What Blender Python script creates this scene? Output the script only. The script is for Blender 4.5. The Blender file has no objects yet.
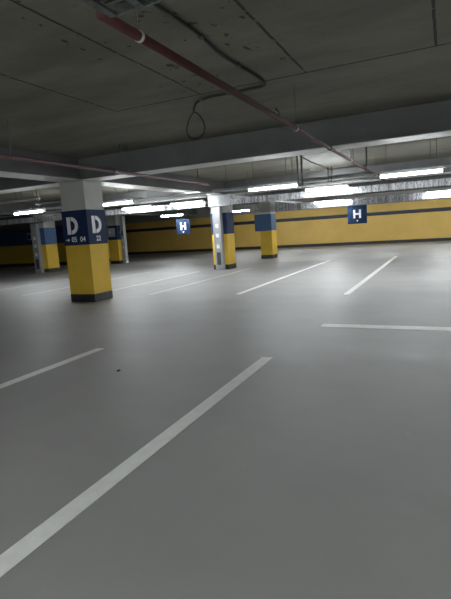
import bpy, bmesh, math, random
from mathutils import Vector, Matrix
random.seed(4)
SC = bpy.context.scene
COL = SC.collection
H = 1.6

# ------------------------------------------------------------------ materials
def nmat(name):
    m = bpy.data.materials.new(name); m.use_nodes = True
    nt = m.node_tree; b = nt.nodes['Principled BSDF']
    return m, nt, b
def N(nt, t, **k):
    n = nt.nodes.new(t)
    for a, v in k.items():
        setattr(n, a, v)
    return n
def noise(nt, scale, detail=6, rough=.6, stretch=None):
    tc = N(nt, 'ShaderNodeNewGeometry')
    n = N(nt, 'ShaderNodeTexNoise'); n.inputs['Scale'].default_value = scale
    n.inputs['Detail'].default_value = detail; n.inputs['Roughness'].default_value = rough
    if stretch:
        mp = N(nt, 'ShaderNodeMapping'); mp.inputs['Scale'].default_value = stretch
        nt.links.new(tc.outputs['Position'], mp.inputs['Vector']); nt.links.new(mp.outputs['Vector'], n.inputs['Vector'])
    else:
        nt.links.new(tc.outputs['Position'], n.inputs['Vector'])
    return n
def ramp(nt, src, stops):
    r = N(nt, 'ShaderNodeValToRGB'); e = r.color_ramp.elements
    while len(e) < len(stops): e.new(.5)
    for el, (p, c) in zip(e, stops):
        el.position = p; el.color = (*c, 1) if len(c) == 3 else c
    nt.links.new(src, r.inputs['Fac']); return r
def mul(c, k): return tuple(min(1, x*k) for x in c)
def worn(name, col, var=.12, scale=3, rough=.6, metal=0, bump=0., bscale=40, coat=0, spec=.5):
    m, nt, b = nmat(name)
    n = noise(nt, scale)
    r = ramp(nt, n.outputs['Fac'], [(.3, mul(col, 1-var)), (.7, mul(col, 1+var))])
    nt.links.new(r.outputs['Color'], b.inputs['Base Color'])
    b.inputs['Roughness'].default_value = rough; b.inputs['Metallic'].default_value = metal
    b.inputs['Coat Weight'].default_value = coat; b.inputs['Specular IOR Level'].default_value = spec
    if bump:
        n2 = noise(nt, bscale, 4); bp = N(nt, 'ShaderNodeBump'); bp.inputs['Strength'].default_value = bump
        bp.inputs['Distance'].default_value = .01
        nt.links.new(n2.outputs['Fac'], bp.inputs['Height']); nt.links.new(bp.outputs['Normal'], b.inputs['Normal'])
    return m
def emis(name, col, s):
    m, nt, b = nmat(name)
    b.inputs['Base Color'].default_value = (.9, .9, .9, 1)
    b.inputs['Emission Color'].default_value = (*col, 1); b.inputs['Emission Strength'].default_value = s
    return m
def math_(nt, op, a, b=None, c=None):
    n = N(nt, 'ShaderNodeMath', operation=op)
    for i, v in enumerate((a, b, c)):
        if v is None: continue
        if isinstance(v, (int, float)): n.inputs[i].default_value = v
        else: nt.links.new(v, n.inputs[i])
    return n.outputs[0]
def band(nt, v, centre, w):   # 1 on a line of half-width w
    d = math_(nt, 'ABSOLUTE', math_(nt, 'SUBTRACT', v, centre))
    return math_(nt, 'LESS_THAN', d, w)
def mixc(nt, fac, a, b):
    m = N(nt, 'ShaderNodeMix', data_type='RGBA')
    nt.links.new(fac, m.inputs[0])
    for v, i in ((a, 6), (b, 7)):
        if isinstance(v, tuple): m.inputs[i].default_value = (*v, 1)
        else: nt.links.new(v, m.inputs[i])
    return m.outputs[2]

LAMP = 60.0
def tray_mat():
    # zinc sheet with narrow upright slots and ribs of uneven brightness
    m, nt, b = nmat('slotted zinc tray')
    n = noise(nt, 1, 3, .7, (9, .4, .5)); n2 = noise(nt, 1, 2, .5, (26, .4, 9))
    r = ramp(nt, n.outputs['Fac'], [(.38, (.26, .27, .28)), (.5, (.50, .51, .53)), (.62, (.70, .71, .73))])
    c = mixc(nt, math_(nt, 'MULTIPLY', math_(nt, 'GREATER_THAN', n2.outputs['Fac'], .585), .85), r.outputs['Color'], (.10, .10, .12))
    nt.links.new(c, b.inputs['Base Color']); b.inputs['Roughness'].default_value = .4; b.inputs['Metallic'].default_value = .1
    return m
def ceiling_mat():
    m, nt, b = nmat('formed concrete soffit')
    g = N(nt, 'ShaderNodeNewGeometry'); s = N(nt, 'ShaderNodeSeparateXYZ'); nt.links.new(g.outputs['Position'], s.inputs[0])
    # slow wobble so the form-joint lines are not ruler straight
    nw = noise(nt, 2.5, 3); wob = math_(nt, 'MULTIPLY', math_(nt, 'SUBTRACT', nw.outputs['Fac'], .5), .03)
    x = math_(nt, 'ADD', s.outputs[0], wob); y = math_(nt, 'ADD', s.outputs[1], wob)
    n1 = noise(nt, .7, 8, .65, (.5, 1.6, 1)); n2 = noise(nt, 6, 6)
    base = ramp(nt, n1.outputs['Fac'], [(.34, (.15, .143, .113)), (.5, (.21, .20, .16)), (.66, (.28, .268, .215))])
    c = mixc(nt, math_(nt, 'MULTIPLY', n2.outputs['Fac'], .35), base.outputs['Color'], (.11, .105, .085))
    near = math_(nt, 'LESS_THAN', y, 6.46)
    lines = None
    for xc in (-4.80, -3.28, -1.70, -.13, 1.45, 3.0):
        l = band(nt, x, xc, .016); lines = l if lines is None else math_(nt, 'MAXIMUM', lines, l)
    lines = math_(nt, 'MULTIPLY', lines, near)
    lines = math_(nt, 'MAXIMUM', lines, math_(nt, 'MULTIPLY', band(nt, y, 6.46, .020), math_(nt, 'GREATER_THAN', x, -4.8)))
    nb = noise(nt, 9, 3); brk = math_(nt, 'GREATER_THAN', nb.outputs['Fac'], .40)
    lines = math_(nt, 'MULTIPLY', lines, math_(nt, 'ADD', math_(nt, 'MULTIPLY', brk, .6), .35))
    c = mixc(nt, lines, c, (.018, .017, .014))
    # small torn pock marks between two joints
    v = N(nt, 'ShaderNodeTexNoise'); v.inputs['Scale'].default_value = 8.5; v.inputs['Detail'].default_value = 3
    mp = N(nt, 'ShaderNodeMapping'); mp.inputs['Scale'].default_value = (1, .7, 1)
    nt.links.new(g.outputs['Position'], mp.inputs[0]); nt.links.new(mp.outputs[0], v.inputs['Vector'])
    bay = math_(nt, 'MULTIPLY', math_(nt, 'GREATER_THAN', x, -3.6), math_(nt, 'LESS_THAN', x, -1.75))
    bay = math_(nt, 'MULTIPLY', bay, near)
    thr = math_(nt, 'SUBTRACT', .80, math_(nt, 'MULTIPLY', bay, .13))
    c = mixc(nt, math_(nt, 'MULTIPLY', math_(nt, 'GREATER_THAN', v.outputs['Fac'], thr), .85), c, (.02, .018, .015))
    nt.links.new(c, b.inputs['Base Color']); b.inputs['Roughness'].default_value = .62
    b.inputs['Specular IOR Level'].default_value = .35
    bp = N(nt, 'ShaderNodeBump'); bp.inputs['Strength'].default_value = .25; bp.inputs['Distance'].default_value = .02
    nt.links.new(n2.outputs['Fac'], bp.inputs['Height']); nt.links.new(bp.outputs['Normal'], b.inputs['Normal'])
    return m
def floor_mat():
    m, nt, b = nmat('grey epoxy floor')
    g = N(nt, 'ShaderNodeNewGeometry'); s = N(nt, 'ShaderNodeSeparateXYZ'); nt.links.new(g.outputs['Position'], s.inputs[0])
    n1 = noise(nt, .8, 8, .6); n2 = noise(nt, 30, 3); n3 = noise(nt, .9, 5, .6, (.35, 1.6, 1))
    base = ramp(nt, n1.outputs['Fac'], [(.3, (.243, .238, .23)), (.7, (.28, .274, .262))])
    # dusty pale scuffs
    n4 = noise(nt, 2.6, 6, .7)
    sc = ramp(nt, n4.outputs['Fac'], [(.60, (0, 0, 0)), (.78, (1, 1, 1))])
    c = mixc(nt, math_(nt, 'MULTIPLY', sc.outputs['Color'], .30), base.outputs['Color'], (.40, .37, .32))
    ln = band(nt, s.outputs[1], 16.3, .02)
    for yc in (17.5, 20.6, 22.9): ln = math_(nt, 'MAXIMUM', ln, band(nt, s.outputs[1], yc, .03))
    c = mixc(nt, math_(nt, 'MULTIPLY', ln, .6), c, (.08, .08, .08))
    nt.links.new(c, b.inputs['Base Color'])
    rr = ramp(nt, n3.outputs['Fac'], [(.3, (.50,)*3), (.7, (.56,)*3)])
    nt.links.new(rr.outputs['Color'], b.inputs['Roughness'])
    b.inputs['Specular IOR Level'].default_value = .5
    bp = N(nt, 'ShaderNodeBump'); bp.inputs['Strength'].default_value = .12; bp.inputs['Distance'].default_value = .01
    ad = math_(nt, 'ADD', math_(nt, 'MULTIPLY', n2.outputs['Fac'], .3), math_(nt, 'MULTIPLY', noise(nt, 3.5, 3).outputs['Fac'], .6))
    nt.links.new(ad, bp.inputs['Height']); nt.links.new(bp.outputs['Normal'], b.inputs['Normal'])
    return m
def far_wall_mat():
    m, nt, b = nmat('yellow wall with navy stripe')
    g = N(nt, 'ShaderNodeNewGeometry'); s = N(nt, 'ShaderNodeSeparateXYZ'); nt.links.new(g.outputs['Position'], s.inputs[0])
    z = s.outputs[2]
    n = noise(nt, .8, 5)
    y = ramp(nt, n.outputs['Fac'], [(.3, (.64, .42, .095)), (.7, (.74, .49, .12))])
    c = mixc(nt, band(nt, z, 2.14, .125), y.outputs['Color'], (.018, .026, .042))
    c = mixc(nt, math_(nt, 'GREATER_THAN', z, 2.82), c, (.28, .28, .27))
    c = mixc(nt, math_(nt, 'LESS_THAN', z, .21), c, (.02, .022, .025))
    nt.links.new(c, b.inputs['Base Color']); b.inputs['Roughness'].default_value = .5
    return m
def core_wall_mat():
    m, nt, b = nmat('blue over yellow wall')
    g = N(nt, 'ShaderNodeNewGeometry'); s = N(nt, 'ShaderNodeSeparateXYZ'); nt.links.new(g.outputs['Position'], s.inputs[0])
    z = s.outputs[2]
    c = mixc(nt, math_(nt, 'GREATER_THAN', z, 1.48), (.56, .38, .04), (.03, .06, .15))
    c = mixc(nt, math_(nt, 'GREATER_THAN', z, 2.6), c, (.25, .25, .25))
    c = mixc(nt, math_(nt, 'LESS_THAN', z, .2), c, (.02, .022, .025))
    nt.links.new(c, b.inputs['Base Color']); b.inputs['Roughness'].default_value = .5
    return m
M = dict(
    ceiling=ceiling_mat(), floor=floor_mat(), far=far_wall_mat(), core=core_wall_mat(),
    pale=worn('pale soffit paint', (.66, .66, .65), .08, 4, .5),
    beam=worn('beam concrete', (.13, .132, .13), .14, 1.5, .7, bump=.2, bscale=12),
    concrete=worn('column grey paint', (.46, .46, .43), .06, 2, .6, bump=.1),
    wall=worn('plain concrete wall', (.24, .24, .23), .1, 1, .8),
    yellow=worn('yellow column paint', (.66, .43, .05), .07, 2.5, .55, spec=.2, bump=.1, bscale=25),
    blue=worn('navy column paint', (.014, .028, .075), .12, 3, .6, spec=.15),
    blue_hazed=worn('haze-lightened blue column paint', (.06, .125, .24), .10, 3, .55, spec=.2),  # column blue with the flare haze put into its colour
    black=worn('black skirting paint', (.016, .017, .018), .2, 5, .5),
    white=worn('white lettering paint', (.85, .85, .86), .05, 6, .5),
    tray=tray_mat(),
    line=worn('white road marking', (.72, .72, .69), .08, 9, .5),
    line_worn=worn('worn white road marking', (.44, .44, .42), .14, 7, .52),
    galv=worn('galvanised steel', (.80, .81, .82), .10, 8, .4, .1),
    galvdull=worn('dull galvanised steel', (.30, .32, .31), .25, 14, .5, .4),
    ladderdark=worn('weathered ladder steel', (.12, .135, .125), .5, 30, .5, .3),
    steel=worn('painted strut steel', (.12, .12, .12), .15, 8, .6, .2),
    red=worn('red oxide pipe paint', (.07, .018, .016), .2, 6, .75),
    rust=worn('faded red pipe paint', (.13, .07, .065), .2, 6, .5),
    clampw=worn('zinc clamp', (.6, .6, .58), .05, 20, .35, .5),
    rubber=worn('black cable sheath', (.012, .012, .012), .1, 20, .5),
    housing=worn('lamp housing', (.75, .76, .76), .03, 5, .4),
    sign=worn('blue sign sheet', (.010, .027, .065), .15, 3, .6, spec=.15),
    cabinet=worn('grey riser sheet', (.36, .37, .38), .10, 6, .5, .1),
    grille=worn('dark grille', (.05, .055, .07), .2, 20, .6),
    tube=emis('fluorescent diffuser', (.92, .97, 1.0), LAMP),
    debris=worn('dark grit', (.05, .045, .04), .3, 50, .8),
)

# ------------------------------------------------------------------ geometry
class MB:
    def __init__(s): s.bm = bmesh.new()
    def box(s, x0, x1, y0, y1, z0, z1, bev=0):
        b = bmesh.new(); bmesh.ops.create_cube(b, size=1)
        for v in b.verts:
            v.co = Vector(((x0+x1)/2 + v.co.x*(x1-x0), (y0+y1)/2 + v.co.y*(y1-y0), (z0+z1)/2 + v.co.z*(z1-z0)))
        if bev: bmesh.ops.bevel(b, geom=list(b.edges), offset=bev, segments=2, affect='EDGES', profile=.5)
        s.add(b); return s
    def add(s, b):
        me = bpy.data.meshes.new('t'); b.to_mesh(me); b.free(); s.bm.from_mesh(me); bpy.data.meshes.remove(me)
    def tube(s, pts, r, n=12, closed=False):
        pts = [Vector(p) for p in pts]; rings = []; k = len(pts)
        up = Vector((.13, .21, .97)).normalized(); prev = None
        for i, p in enumerate(pts):
            a = pts[i-1] if (i or closed) else p; c = pts[(i+1) % k] if (i < k-1 or closed) else p
            t = (c-a).normalized()
            if prev is None:
                u = t.cross(up).normalized()
            else:
                u = (prev - t*prev.dot(t)).normalized()
            prev = u; w = t.cross(u)
            rings.append([s.bm.verts.new(p + (u*math.cos(q*2*math.pi/n) + w*math.sin(q*2*math.pi/n))*r) for q in range(n)])
        for i in range(k if closed else k-1):
            A, B = rings[i], rings[(i+1) % k]
            for q in range(n):
                s.bm.faces.new((A[q], A[(q+1) % n], B[(q+1) % n], B[q]))
        if not closed:
            s.bm.faces.new(rings[0][::-1]); s.bm.faces.new(rings[-1])
        return s
    def prism(s, outline, holes_bridge, f, d):
        """outline: 2D polygon; f maps (u, v, depth) to a point."""
        A = [s.bm.verts.new(f(u, v, 0)) for u, v in outline]; B = [s.bm.verts.new(f(u, v, d)) for u, v in outline]
        n = len(A)
        s.bm.faces.new(A); s.bm.faces.new(B[::-1])
        for i in range(n): s.bm.faces.new((A[i], B[i], B[(i+1) % n], A[(i+1) % n]))
        return s
    def obj(s, name, mat, parent=None, smooth=False):
        bmesh.ops.recalc_face_normals(s.bm, faces=s.bm.faces)
        me = bpy.data.meshes.new(name)
        if parent is not None:
            r = parent
            while r.parent: r = r.parent
            bmesh.ops.translate(s.bm, verts=s.bm.verts, vec=-Vector(r.location))
        s.bm.to_mesh(me); s.bm.free(); me.materials.append(mat)
        if smooth:
            for p in me.polygons: p.use_smooth = True
        o = bpy.data.objects.new(name, me); COL.objects.link(o); o.parent = parent
        return o
def thing(name, label, cat, loc, group=None):
    o = bpy.data.objects.new(name, None); COL.objects.link(o); o.location = loc; o.empty_display_size = .1
    return tag(o, label, cat, group)
def tag(o, label, cat, group=None):
    o['label'] = label; o['category'] = cat; o['kind'] = 'thing'
    if group: o['group'] = group
    return o
def struct(name, mb, mat, parent=None):
    o = mb.obj(name, mat, parent)
    if parent is None: o['kind'] = 'structure'
    return o
def single(name, mb, mat, label, cat, base, group=None, smooth=False):
    bmesh.ops.translate(mb.bm, verts=mb.bm.verts, vec=-Vector(base))
    o = mb.obj(name, mat, None, smooth); o.location = base
    return tag(o, label, cat, group)
def copy_tree(o, loc):
    r = o.copy(); COL.objects.link(r); r.location = loc
    for ch in list(o.children):
        c = ch.copy(); COL.objects.link(c); c.parent = r
        for g in list(ch.children):
            d = g.copy(); COL.objects.link(d); d.parent = c
    return r
def text_mesh(name, body, size, fn, mat, parent, sx=1.0, depth=.004):
    """fn(u, v, w) -> point; the text is centred on (0, 0)."""
    cu = bpy.data.curves.new(name, 'FONT'); cu.body = body; cu.size = size; cu.extrude = depth/2
    cu.align_x = 'CENTER'; cu.align_y = 'CENTER'; cu.offset = size*.012
    t = bpy.data.objects.new(name, cu); COL.objects.link(t); bpy.context.view_layer.update()
    me = bpy.data.meshes.new_from_object(t.evaluated_get(bpy.context.evaluated_depsgraph_get()))
    bpy.data.objects.remove(t)
    r = parent
    while r.parent: r = r.parent
    for v in me.vertices: v.co = fn(v.co.x*sx, v.co.y, v.co.z) - Vector(r.location)
    me.materials.clear(); me.materials.append(mat); me.name = name
    o = bpy.data.objects.new(name, me); COL.objects.link(o); o.parent = parent
    return o

# ------------------------------------------------------------------ the hall
X0, X1, Y0, Y1, ZC = -46, 15, -12, 35.7, 3.6
struct('floor', MB().box(X0-.3, X1+.3, Y0-.3, Y1+.3, -.25, 0), M['floor'])
struct('ceiling', MB().box(X0-.3, X1+.3, Y0-.3, Y1+.3, ZC, ZC+.3), M['ceiling'])
struct('wall_back', MB().box(X0, X1, Y1, Y1+.3, 0, ZC), M['far'])
struct('wall_left', MB().box(X0-.3, X0, Y0, Y1, 0, ZC), M['wall'])
struct('wall_right', MB().box(X1, X1+.3, Y0, Y1, 0, ZC), M['wall'])
struct('wall_front', MB().box(X0, X1, Y0-.3, Y0, 0, ZC), M['wall'])
struct('wall_core', MB().box(-45.9, -21.5, 24.4, 28.0, 0, ZC), M['core'])

ZB = 3.08
XB = [(9.42, 9.98), (17.95, 18.55), (23.7, 24.3)]
YB = [(-19.85, -19.2), (-8.93, -8.3), (2.0, 2.6)]
k = 1
for y0, y1 in XB:
    o = struct('trim_%d' % k, MB().box(X0+.01, X1-.01, y0, y1, ZB+.012, ZC-.001, .008), M['beam']); k += 1
    MB().box(X0+.01, X1-.01, y0-.004, y1+.004, ZB, ZB+.012).obj('soffit_strip', M['pale'], o)['label'] = 'pale underside'  # thin strip under each beam, paler than its sides
ys = [Y0+.01] + [v for b in XB for v in b] + [Y1-.01]
for x0, x1 in YB:
    mb = MB(); mp = MB()
    for a, b in zip(ys[0::2], ys[1::2]):
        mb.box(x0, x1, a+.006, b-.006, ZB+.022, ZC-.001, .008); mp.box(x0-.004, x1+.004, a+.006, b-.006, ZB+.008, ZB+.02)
    o = struct('trim_%d' % k, mb, M['beam']); k += 1
    mp.obj('soffit_strip', M['pale'], o)['label'] = 'pale underside'

# ------------------------------------------------------------------ columns
ZY, ZBL = 1.476, 2.355
def column(x0, x1, y0, y1, label, blue='blue', panel=.012, wide=0):
    t = thing('column', label, 'column', ((x0+x1)/2, (y0+y1)/2, 0), 'columns of the parking hall')
    MB().box(x0, x1, y0, y1, 0, ZB-.002, .012).obj('shaft', M['concrete'], t)
    e = .008
    MB().box(x0-e, x1+e, y0-e, y1+e, .2, ZY, .012).obj('painted_band', M['yellow'], t)['label'] = 'yellow painted band'
    e = panel
    MB().box(x0-e-wide, x1+e, y0-e, y1+e, ZY, ZBL, .012).obj('sign_panel', M[blue], t)['label'] = 'dark blue band'
    e = .010
    MB().box(x0-e, x1+e, y0-e, y1+e, .001, .205, .01).obj('skirting', M['black'], t)['label'] = 'black skirting band'
    return t
mainc = column(-9.0, -8.21, 9.4, 10.1, 'large front column with yellow base, navy band and a white D on two faces', 'blue', .02)
col2 = column(-8.98, -8.27, 17.9, 18.6, 'middle column with a white riser duct on its front and a grey box above', 'blue')
col3 = column(-9.0, -8.36, 23.66, 24.42, 'yellow and blue column right of the one with the white riser', 'blue_hazed', .012, .28)
col4 = column(-19.85, -19.2, 18.62, 19.42, 'far left column with a grey riser duct, left of the D column', 'blue_hazed')
col5 = column(-19.0, -18.32, 23.55, 24.15, 'far column half hidden behind the right side of the D column', 'blue')

def stencil_D(fn, name, parent):
    # stem and bowl with the stencil gap between them; u in 0..1, v in 0..1
    mb = MB(); W, Hh = .36, .44
    mb.prism([(0, 0), (.115, 0), (.115, Hh), (0, Hh)], None, fn, .005)
    out, inn = [], []
    n = 18
    for i in range(n+1):
        a = -math.pi/2 + math.pi*i/n
        out.append((.135+.005 + (W-.14)*max(0, math.cos(a)), Hh/2 + Hh/2*math.sin(a)))
        inn.append((.135+.005 + (W-.14-.10)*max(0, math.cos(a)), Hh/2 + (Hh/2-.095)*math.sin(a)))
    for i in range(n):
        mb.prism([out[i], out[i+1], inn[i+1], inn[i]], None, fn, .005)
    mb.obj(name, M['white'], parent)
fx = 9.4-.02-.006
stencil_D(lambda u, v, w: Vector((-8.86+u, fx+.005-w, 1.755+v)), 'letter', mainc)
sx_ = -8.21+.02+.006
stencil_D(lambda u, v, w: Vector((sx_-.005+w, 9.55+u, 1.755+v)), 'letter', mainc)
ft = lambda cx, cz: (lambda u, v, w: Vector((cx+u, fx-w+.002, cz+v)))
st = lambda cy, cz: (lambda u, v, w: Vector((sx_+w-.002, cy+u, cz+v)))
text_mesh('number', '05', .18, ft(-8.66, 1.615), M['white'], mainc)
text_mesh('number', '04', .18, ft(-8.38, 1.615), M['white'], mainc)
mb = MB()   # the small arrow in front of the numbers
mb.prism([(-.075, .012), (-.005, .012), (-.005, .045), (.055, 0), (-.005, -.045), (-.005, -.012), (-.075, -.012)], None,
         lambda u, v, w: Vector((-8.86+u, fx-w, 1.615+v)), .004)
mb.obj('arrow', M['white'], mainc)
text_mesh('number', '22', .18, st(9.75, 1.615), M['white'], mainc)
text_mesh('number', '22', .10, (lambda u, v, w: Vector((-18.30+w, 23.85+u, 1.95+v))), M['white'], col5)

# grey box on top of the middle column, risers and their small doors
t = thing('junction_box', 'grey sheet box wrapped round the top of the middle column', 'junction box', (-8.4, 17.7, 2.62))
mb = MB().box(-8.94, -7.88, 17.62, 17.86, 2.62, 3.06, .01); mb.obj('casing', M['cabinet'], t)
MB().box(-8.90, -8.40, 17.605, 17.62, 2.70, 2.98, .004).obj('lid', M['cabinet'], t)
MB().box(-8.25, -7.95, 17.605, 17.62, 2.70, 2.98, .004).obj('lid', M['cabinet'], t)

def riser(x0, x1, y0, y1, z1, label, mat, door=(.22, .74)):
    t = thing('riser_duct', label, 'cable riser', ((x0+x1)/2, (y0+y1)/2, 0), 'risers beside the columns')
    mb = MB(); mb.box(x0+.03, x1-.03, y0+.02, y1, .03, z1)
    mb.box(x0, x0+.035, y0, y1, .0, z1); mb.box(x1-.035, x1, y0, y1, .0, z1)
    z = .10
    while z < z1:
        mb.box(x0+.03, x1-.03, y0+.004, y0+.022, z, z+.03); z += .19
    mb.obj('casing', M[mat], t)
    w = x1-x0
    d = MB().box(x0+w*.26, x1-w*.22, y0-.012, y0+.004, door[0], door[1], .003).obj('grille', M['grille'], t)
    d['label'] = 'dark grille low on the duct'
    for zz in (.9, 1.35, 1.75):
        MB().box(x0+w*.3, x1-w*.3, y0-.008, y0+.004, zz, zz+.16, .002).obj('cover_plate', M['galv'], t)
    return t
riser(-8.77, -8.43, 17.63, 17.86, 2.60, 'white slotted riser duct on the front of the middle column', 'cabinet')
riser(-19.90, -19.50, 18.38, 18.60, 2.60, 'grey riser duct on the front of the far left column', 'cabinet')
riser(-18.28, -18.06, 23.85, 24.10, 2.9, 'narrow grey riser on the right side of the half hidden column', 'cabinet', (1.7, 2.0))
t = thing('wall_sign', 'small pale plate on the blue band of the half hidden column', 'sign', (-18.75, 23.48, 1.7))
MB().box(-18.95, -18.45, 23.48, 23.533, 1.68, 2.2, .004).obj('board', M['cabinet'], t)
MB().box(-18.86, -18.76, 23.472, 23.48, 1.90, 2.0).obj('mark', M['white'], t)

# ------------------------------------------------------------------ floor markings
def line(x0, x1, y0, y1, label, group='painted bay lines'):
    mb = MB().box(x0, x1, y0, y1, .0005, .0035)
    return single('parking_line', mb, M['line_worn' if ('thin' in label or 'faint' in label) else 'line'], label, 'parking line', ((x0+x1)/2, (y0+y1)/2, .0), group)
w = .07
line(-2.03-w, -2.03+w, .25, 5.37, 'long white bay line crossing the foreground floor to the lower left corner')
line(-4.62-w, -4.62+w, .25, 5.30, 'white bay line at the left edge, running towards the D column')
line(-7.38-w, -7.38+w, 10.6, 18.2, 'thin white bay line ending just in front of the middle column')
line(-4.78-w, -4.78+w, 10.75, 21.3, 'white bay line leading towards the blue band column on the right')
line(-2.07-w, -2.07+w, 10.7, 22.5, 'rightmost white bay line, running steeply to the yellow wall')
line(-9.36-w, -9.20+w-.14, 10.3, 17.2, 'faint white bay line starting at the right side of the D column base')
line(-11.95-w, -11.95+w, 10.4, 17.5, 'faint white bay line left of the D column base')
line(-14.6-w, -14.6+w, 10.4, 17.5, 'faint white bay line at the far left, below the grey riser column')
line(-1.82, 6.0, 7.23, 7.47, 'horizontal white end line at the right edge of the floor')

# ------------------------------------------------------------------ fluorescent lamps
def lamp_proto():
    t = thing('fluorescent_lamp', '', 'ceiling lamp', (0, 0, 0), 'fluorescent lamps')
    L = .76
    MB().box(-L, L, -.06, .06, .032, .09, .006).obj('housing', M['housing'], t)
    mb = MB()
    mb.tube([(-L+.03, -.034, .0), (L-.03, -.034, .0)], .030, 12); mb.tube([(-L+.03, .034, .0), (L-.03, .034, .0)], .030, 12)
    mb.obj('tube', M['tube'], t, True)['label'] = 'glowing white tubes'
    for sx in (-1, 1):
        MB().box(sx*(L-.015)-.015, sx*(L-.015)+.015, -.066, .066, -.032, .036, .004).obj('end_cap', M['housing'], t)
    for sx in (-.6, .6):
        MB().tube([(sx, 0, .085), (sx, 0, ZC-2.75)], .006, 6).obj('hanger_rod', M['steel'], t)
    return t
proto = lamp_proto(); first = True
LAMPS = [
    (-14.3, 13.25, 2.75, 'glowing lamp at the far left, left of the D column'),
    (-10.25, 13.25, 2.75, 'glowing lamp close to the right side of the D column top'),
    (-4.58, 13.25, 2.75, 'glowing lamp in front of and above the blue band column right of centre'),
    (-.85, 13.25, 2.75, 'glowing lamp at upper right, below the long concrete beam'),
    (-12.00, 16.95, 2.80, 'lamp at the cable tray, right behind the lamp next to the D column'),
    (-9.55, 16.95, 2.80, 'lamp on the cable tray just left of the middle column'),
    (-3.87, 16.95, 2.86, 'lamp at the cable tray right of the centre hanger rods'),
    (-14.56, 24.0, 2.68, 'small far lamp above the left hanging H sign'),
    (-12.85, 30.0, 2.88, 'far lamp seen between the middle column and the blue band column'),
    (-9.75, 30.0, 2.88, 'far lamp just right of the blue band column'),
    (-5.38, 24.0, 2.72, 'far lamp left of the right hanging H sign'),
    (-0.15, 24.0, 2.74, 'far lamp cut by the right edge, above the yellow wall'),
]
# row continuations and unseen fittings added to light the foreground and far wall
ADDED_LAMPS = [(-6.6, 30.0, 2.88), (-3.5, 30.0, 2.88), (-.4, 30.0, 2.88), (2.7, 30.0, 2.88), (5.8, 30.0, 2.88), 
       (2.9, 13.25, 2.75), (6.6, 13.25, 2.75), (3.55, 24.0, 2.74), (9.38, 24.0, 2.74), 
       (1.96, 16.95, 2.86), (-2.0, -1.9, 2.75), (1.9, -1.9, 2.75), (5.7, -1.9, 2.75), (-6.2, -1.9, 2.75), (-10.2, -1.9, 2.75), (-2.0, -5.5, 2.75), (1.9, -5.5, 2.75), (-6.2, -5.5, 2.75), (5.5, 4.2, 2.75)]
for x, y, z, lb in LAMPS + [o + ('added fluorescent lamp unseen in the picture',) for o in ADDED_LAMPS]:
    if first: o = proto; o.location = (x, y, z); first = False
    else: o = copy_tree(proto, (x, y, z))
    o['label'] = lb
    if lb.endswith('the picture'): o['group'] = 'added unseen fluorescent lamps'
    # rods end at the soffit or beam above
    dz = (ZB if y == 24.0 else ZC) - z
    for ch in o.children:
        if ch.name.startswith('hanger_rod'):
            ch.scale.z = (dz-.001)/(ZC-2.75)
            ch.location.z = .085*(1-ch.scale.z) + .0

# ------------------------------------------------------------------ cable trays
def tray(x0, x1, y, z0, z1, label, mat='tray', step=.24, ysgn=-1, posts=True, rods=()):
    t = thing('cable_tray', label, 'cable tray', ((x0+x1)/2, y, z0), 'long cable trays')
    mb = MB(); D = .30
    h = z1-z0
    mb.box(x0, x1, y-.004, y, z0, z0+.035); mb.box(x0, x1, y-.004, y, z1-.035, z1)
    mb.box(x0, x1, y-.004, y+.02, z0, z0+.004); mb.box(x0, x1, y+D, y+D+.004, z0, z1)
    x = x0
    while x < x1:
        mb.box(x, x+.035, y-.003, y+.001, z0+.03, z1-.03)
        mb.box(x, x+.05, y, y+D, z0, z0+.02)
        x += step*random.choice((.5, 1, 1, 1, 1.5))
    if posts: mb.box(x0, x1, y+.012, y+.015, z0+.02, z1-.01)
    mb.obj('ladder_frame', M[mat], t)
    mb = MB()       # the bundle of cables lying in it
    for q in range(4):
        yy = y+.05+q*.065
        pts = []; x = x0
        while x <= x1+.01:
            pts.append((x, yy+random.uniform(-.012, .012), z0+.045+random.uniform(0, .02)+.03*(q % 2))); x += (x1-x0)/max(2, int((x1-x0)/1.2))
        mb.tube(pts, .018, 6)
    mb.obj('cable_bundle', M['rubber'], t)['label'] = 'black cables lying in the tray'
    for x in rods:
        MB().tube([(x, y+D/2, z0+.01), (x, y+D/2, ZC)], .008, 6).obj('hanger_rod', M['steel'], t)
    return t
tray(-24.0, -8.96, 17.42, 2.63, 2.86, 'long slotted metal cable tray left of the middle column top', 'tray', .22,
     rods=[-22, -19, -16, -13, -10.5])
tray(-7.86, 7.0, 17.42, 2.63, 2.86, 'long slotted metal cable tray running right from the middle column top', 'tray', .22,
     rods=[-7.2, -4.9, -2.2, .4, 3, 6])
tray(-9.6, 7.0, 24.66, 2.50, 2.82, 'far slotted cable tray just above the yellow wall and the right H sign', 'tray', .2,
     rods=[-9, -6.5, -3.3, -1, 1.5, 4, 6])
tray(-1.80, 1.2, 2.14, 2.88, 2.95, 'short dull ladder tray at the top edge beside the red pipe end', 'ladderdark', .2, posts=False, rods=[-1.2, .9])
# slim rail carrying the first lamp row
for a, b, lb in ((-6.6, 4.5, 'thin channel rail above the nearest lamps on the right'), (-16.5, -9.2, 'thin channel rail above the lamps on the left')):
    t = thing('mounting_rail', lb, 'mounting rail', ((a+b)/2, 13.37, 2.84), 'rails of the first lamp row')
    mb = MB(); mb.box(a, b, 13.33, 13.375, 2.83, 2.87); mb.box(a, b, 13.33, 13.336, 2.87, 2.885); mb.box(a, b, 13.369, 13.375, 2.87, 2.885)
    mb.obj('channel', M['galvdull'], t)
    x = a+.5
    while x < b:
        MB().tube([(x, 13.35, 2.87), (x, 13.35, ZC)], .006, 6).obj('hanger_rod', M['steel'], t); x += 1.9

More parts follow.
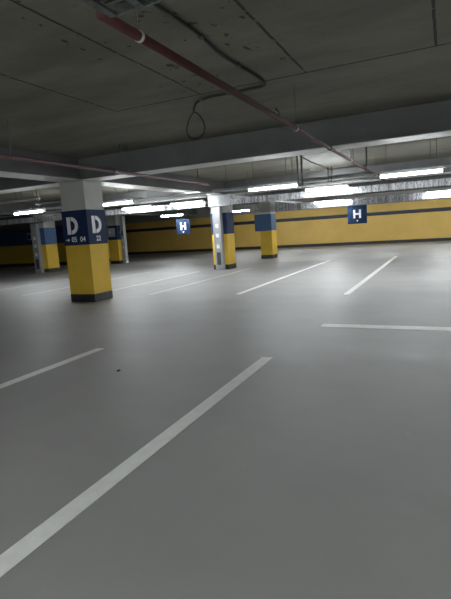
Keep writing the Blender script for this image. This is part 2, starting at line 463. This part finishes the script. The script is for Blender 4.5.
# hanger frame of struts right of centre
t = thing('strut_frame', 'dark steel hanger frame of twin rods and cross bars right of centre', 'pipe hanger', (-3.0, 13.1, 2.7))
for x in (-3.78, -3.66):
    MB().box(x-.018, x+.018, 13.08, 13.12, 2.72, ZC, .003).obj('upright', M['steel'], t)
for x, z in ((-2.93, 3.14), (-2.84, 3.14)):
    MB().box(x-.016, x+.016, 13.08, 13.12, 2.72, z, .003).obj('upright', M['steel'], t)
MB().box(-3.80, -1.80, 13.085, 13.115, 2.87, 2.905, .003).obj('cross_bar', M['steel'], t)
MB().box(-3.80, -1.80, 13.085, 13.115, 2.735, 2.76, .003).obj('cross_bar', M['steel'], t)
MB().box(-2.95, -1.9, 13.085, 13.115, 3.06, 3.09, .003).obj('cross_bar', M['steel'], t)
MB().box(-1.94, -1.90, 13.085, 13.115, 2.87, ZC, .003).obj('upright', M['steel'], t)
MB().tube([(-3.74, 13.1, 3.55), (-3.4, 13.1, 3.33), (-2.95, 13.1, 3.10)], .012, 6).obj('brace', M['steel'], t)
t = thing('strut_frame', 'dark steel hanger frame with a cross bar above the far left lamp', 'pipe hanger', (-13.2, 13.0, 2.8))
for x in (-13.55, -12.3):
    MB().box(x-.02, x+.02, 12.98, 13.02, 2.85, ZC, .003).obj('upright', M['steel'], t)
MB().box(-13.7, -10.9, 12.985, 13.015, 2.98, 3.02, .003).obj('cross_bar', M['galvdull'], t)

# conduits running beside the beams
def conduit(pts, r, label, mat='galvdull', zc=None):
    t = thing('conduit', label, 'conduit', pts[0], 'grey conduits under the slab')
    MB().tube(pts, r, 10).obj('tube', M[mat], t, True)
    (x0, y0, z0), (x1, y1, z1) = pts[0], pts[-1]
    for f in (.1, .37, .64, .9):
        x, y, z = x0+(x1-x0)*f, y0+(y1-y0)*f, z0+(z1-z0)*f
        MB().tube([(x, y, z+r*.5), (x, y, ZC)], .006, 6).obj('hanger_rod', M['steel'], t)
    return t
conduit([(-18.0, 15.6, 3.02), (-5.0, 15.6, 3.02)], .035, 'grey conduit above the trays between the D column and the middle column')
conduit([(-1.85, 20.6, 2.95), (6.0, 20.6, 2.95)], .04, 'pale conduit behind the upper right lamp')
conduit([(-20.0, 11.6, 3.02), (-12.0, 11.6, 3.02)], .04, 'pale conduit behind the left end of the long beam')

# ------------------------------------------------------------------ pipes
def pipe(x, y0, y1, z, r, label, mat, clamps, couplings, cl_mat='clampw', rod=.005):
    t = thing('sprinkler_pipe', label, 'pipe', (x, y0, z), 'ceiling pipes')
    MB().tube([(x, y0+(y1-y0)*i/12, z) for i in range(13)], r, 16).obj('pipe_run', M[mat], t, True)
    for y in clamps:
        c = MB().tube([(x, y-.012, z), (x, y+.012, z)], r+.006, 16).obj('clamp', M[cl_mat], t, True)
        top = ZC
        for b0, b1 in XB:
            if b0 < y < b1: top = ZB
        MB().tube([(x, y, z+r), (x, y, top)], rod, 6).obj('hanger_rod', M['steel'], c)
    for y in couplings:
        MB().tube([(x, y-.05, z), (x, y+.05, z)], r+.010, 16).obj('coupling', M[mat], t, True)
    return t
pipe(-1.99, 2.6, 24.6, 3.005, .034, 'dark red pipe running from the top left under the ceiling past the beam', 'red',
     [3.02, 6.9, 11.2, 15.5, 20.0], [9.1, 13.6])
pipe(-6.45, 3.2, 12.9, 3.005, .036, 'faded red pipe at left, passing under the beam beside the D column', 'rust',
     [5.75, 8.68, 8.9, 12.2], [8.4, 12.85], 'steel', .013)

# ------------------------------------------------------------------ black cable on the soffit with its hanging loop
zc = ZC-.022
def catmull(P, n=8):
    P = [Vector(p) for p in P]; P = [P[0]*2-P[1]] + P + [P[-1]*2-P[-2]]; out = []
    for i in range(1, len(P)-2):
        for k_ in range(n):
            t_ = k_/n; a, b, c, d = P[i-1:i+3]
            out.append(.5*((2*b)+(c-a)*t_+(2*a-5*b+4*c-d)*t_**2+(3*b-a-3*c+d)*t_**3))
    out.append(P[-2]); return out
pts = [(-2.30, 2.2, zc), (-2.30, 3.7, zc), (-2.28, 4.5, zc), (-2.33, 5.1, zc), (-2.31, 5.6, zc), (-2.27, 6.25, zc), (-2.31, 6.52, zc-.01),
       (-2.45, 6.60, zc), (-2.88, 6.60, zc), (-3.2, 6.60, zc), (-3.45, 6.68, zc-.01), (-3.58, 6.80, 3.52), (-3.63, 6.88, 3.485)]
loop = []
for i in range(1, 15):
    a = math.pi/2 + 2*math.pi*i/14
    r_ = .155
    loop.append((-3.63 + r_*math.cos(a)*(1-.35*math.sin(a)), 6.9, 3.285 + .20*math.sin(a)))
t = thing('hanging_cable', 'black cable clipped along the ceiling and ending in a hanging teardrop loop', 'cable', (-2.3, 2.2, zc))
MB().tube(catmull(pts, 6), .017, 8).obj('cable', M['rubber'], t, True)
MB().tube(catmull([pts[-1]]+loop, 5), .0105, 8).obj('loop', M['rubber'], t, True)
for x, y in ((-2.30, 3.2), (-2.285, 4.6), (-2.31, 5.6), (-2.9, 6.60), (-3.36, 6.64)):
    MB().box(x-.026, x+.026, y-.026, y+.026, zc-.022, ZC, .003).obj('clip', M['steel'], t)
# thin hook next to the red pipe
t = thing('ceiling_hook', 'small black hook hanging from the ceiling by the red pipe', 'hook', (-2.63, 7.96, ZC))
mb = MB(); mb.tube([(-2.63, 7.96, ZC), (-2.63, 7.96, 3.56)], .012, 8)
mb.tube(catmull([(-2.63+.045*math.sin(a), 7.96, 3.50-.07*math.cos(a+math.pi)) for a in [i*.5 for i in range(12)]], 3), .009, 6)
mb.obj('hook', M['rubber'], t, True)

# ------------------------------------------------------------------ H signs
def hsign(x0, x1, y, z0, z1, top, label):
    t = thing('hanging_sign', label, 'sign', ((x0+x1)/2, y, z0), 'hanging H signs')
    MB().box(x0, x1, y, y+.05, z0, z1, .006).obj('board', M['sign'], t)
    cx, cz = (x0+x1)/2, (z0+z1)/2
    # block letter H
    mb = MB(); hw, hh, s = .19, .21, .10
    mb.box(cx-hw, cx-hw+s, y-.006, y-.0005, cz+.03-hh, cz+.03+hh); mb.box(cx+hw-s, cx+hw, y-.006, y-.0005, cz+.03-hh, cz+.03+hh)
    mb.box(cx-hw+s, cx+hw-s, y-.006, y-.0005, cz-.015, cz+.075)
    mb.obj('letter', M['white'], t)
    mb = MB().prism([(-.05, .04), (.05, .04), (0, -.05)], None, lambda u, v, w_: Vector((cx+u, y-.006+w_, z0+.14+v)), .0055)
    mb.obj('arrow', M['white'], t)
    for x in (x0+.12, x1-.12):
        MB().tube([(x, y+.025, z1-.005), (x, y+.025, top)], .008, 6).obj('hanger_rod', M['steel'], t)
    return t
hsign(-4.58, -3.63, 24.58, 1.55, 2.46, 2.50, 'blue hanging sign with a white H against the right part of the yellow wall')
hsign(-14.68, -13.76, 24.58, 1.55, 2.46, ZC, 'blue hanging sign with a white H left of the middle column')
t = thing('wall_sign', 'small pale framed plate on the dark wall at the far left', 'sign', (-26.6, 24.37, 1.8))
MB().box(-26.80, -26.42, 24.365, 24.395, 1.82, 2.30, .004).obj('board', M['cabinet'], t)
MB().box(-26.73, -26.49, 24.358, 24.366, 1.9, 2.2).obj('face', M['sign'], t)

# grit on the floor
mb = MB()
b = bmesh.new(); bmesh.ops.create_icosphere(b, subdivisions=2, radius=.022)
for v in b.verts: v.co = Vector((v.co.x*(1+random.uniform(-.3, .3)), v.co.y*1.2, max(v.co.z, -.010)*.6*(1+random.uniform(-.2, .3))+.0065))
mb.add(b)
bmesh.ops.translate(mb.bm, verts=mb.bm.verts, vec=(-3.60, 4.41, 0))
single('pebble', mb, M['debris'], 'tiny dark stone on the empty floor in front of the D column', 'stone', (-3.60, 4.41, 0))

# ------------------------------------------------------------------ world, camera
w_ = bpy.data.worlds.new('World'); SC.world = w_; w_.use_nodes = True
w_.node_tree.nodes['Background'].inputs[0].default_value = (0, 0, 0, 1)
cam = bpy.data.cameras.new('camera'); co = bpy.data.objects.new('camera', cam); COL.objects.link(co)
F = Vector((-0.42631934, 0.89301196, -0.14415776)); A = Vector((0.90455703, 0.42180228, -0.06212415)); U = Vector((-0.00532846, 0.15688364, 0.98760272))
Rm = Matrix((A, U, -F)).transposed().to_4x4()
co.matrix_world = Matrix.Translation((0, 0, H)) @ Rm
cam.sensor_fit = 'VERTICAL'; cam.sensor_height = 24; cam.sensor_width = 24; cam.lens = 469.52/599*24
cam.clip_end = 200
SC.camera = co
SC.view_settings.view_transform = 'Standard'; SC.view_settings.look = 'None'
SC.view_settings.exposure = 1.02; SC.view_settings.gamma = 1
SC.cycles.use_denoising = True
SC.cycles.max_bounces = 10; SC.cycles.diffuse_bounces = 6
SC.cycles.sample_clamp_indirect = 8
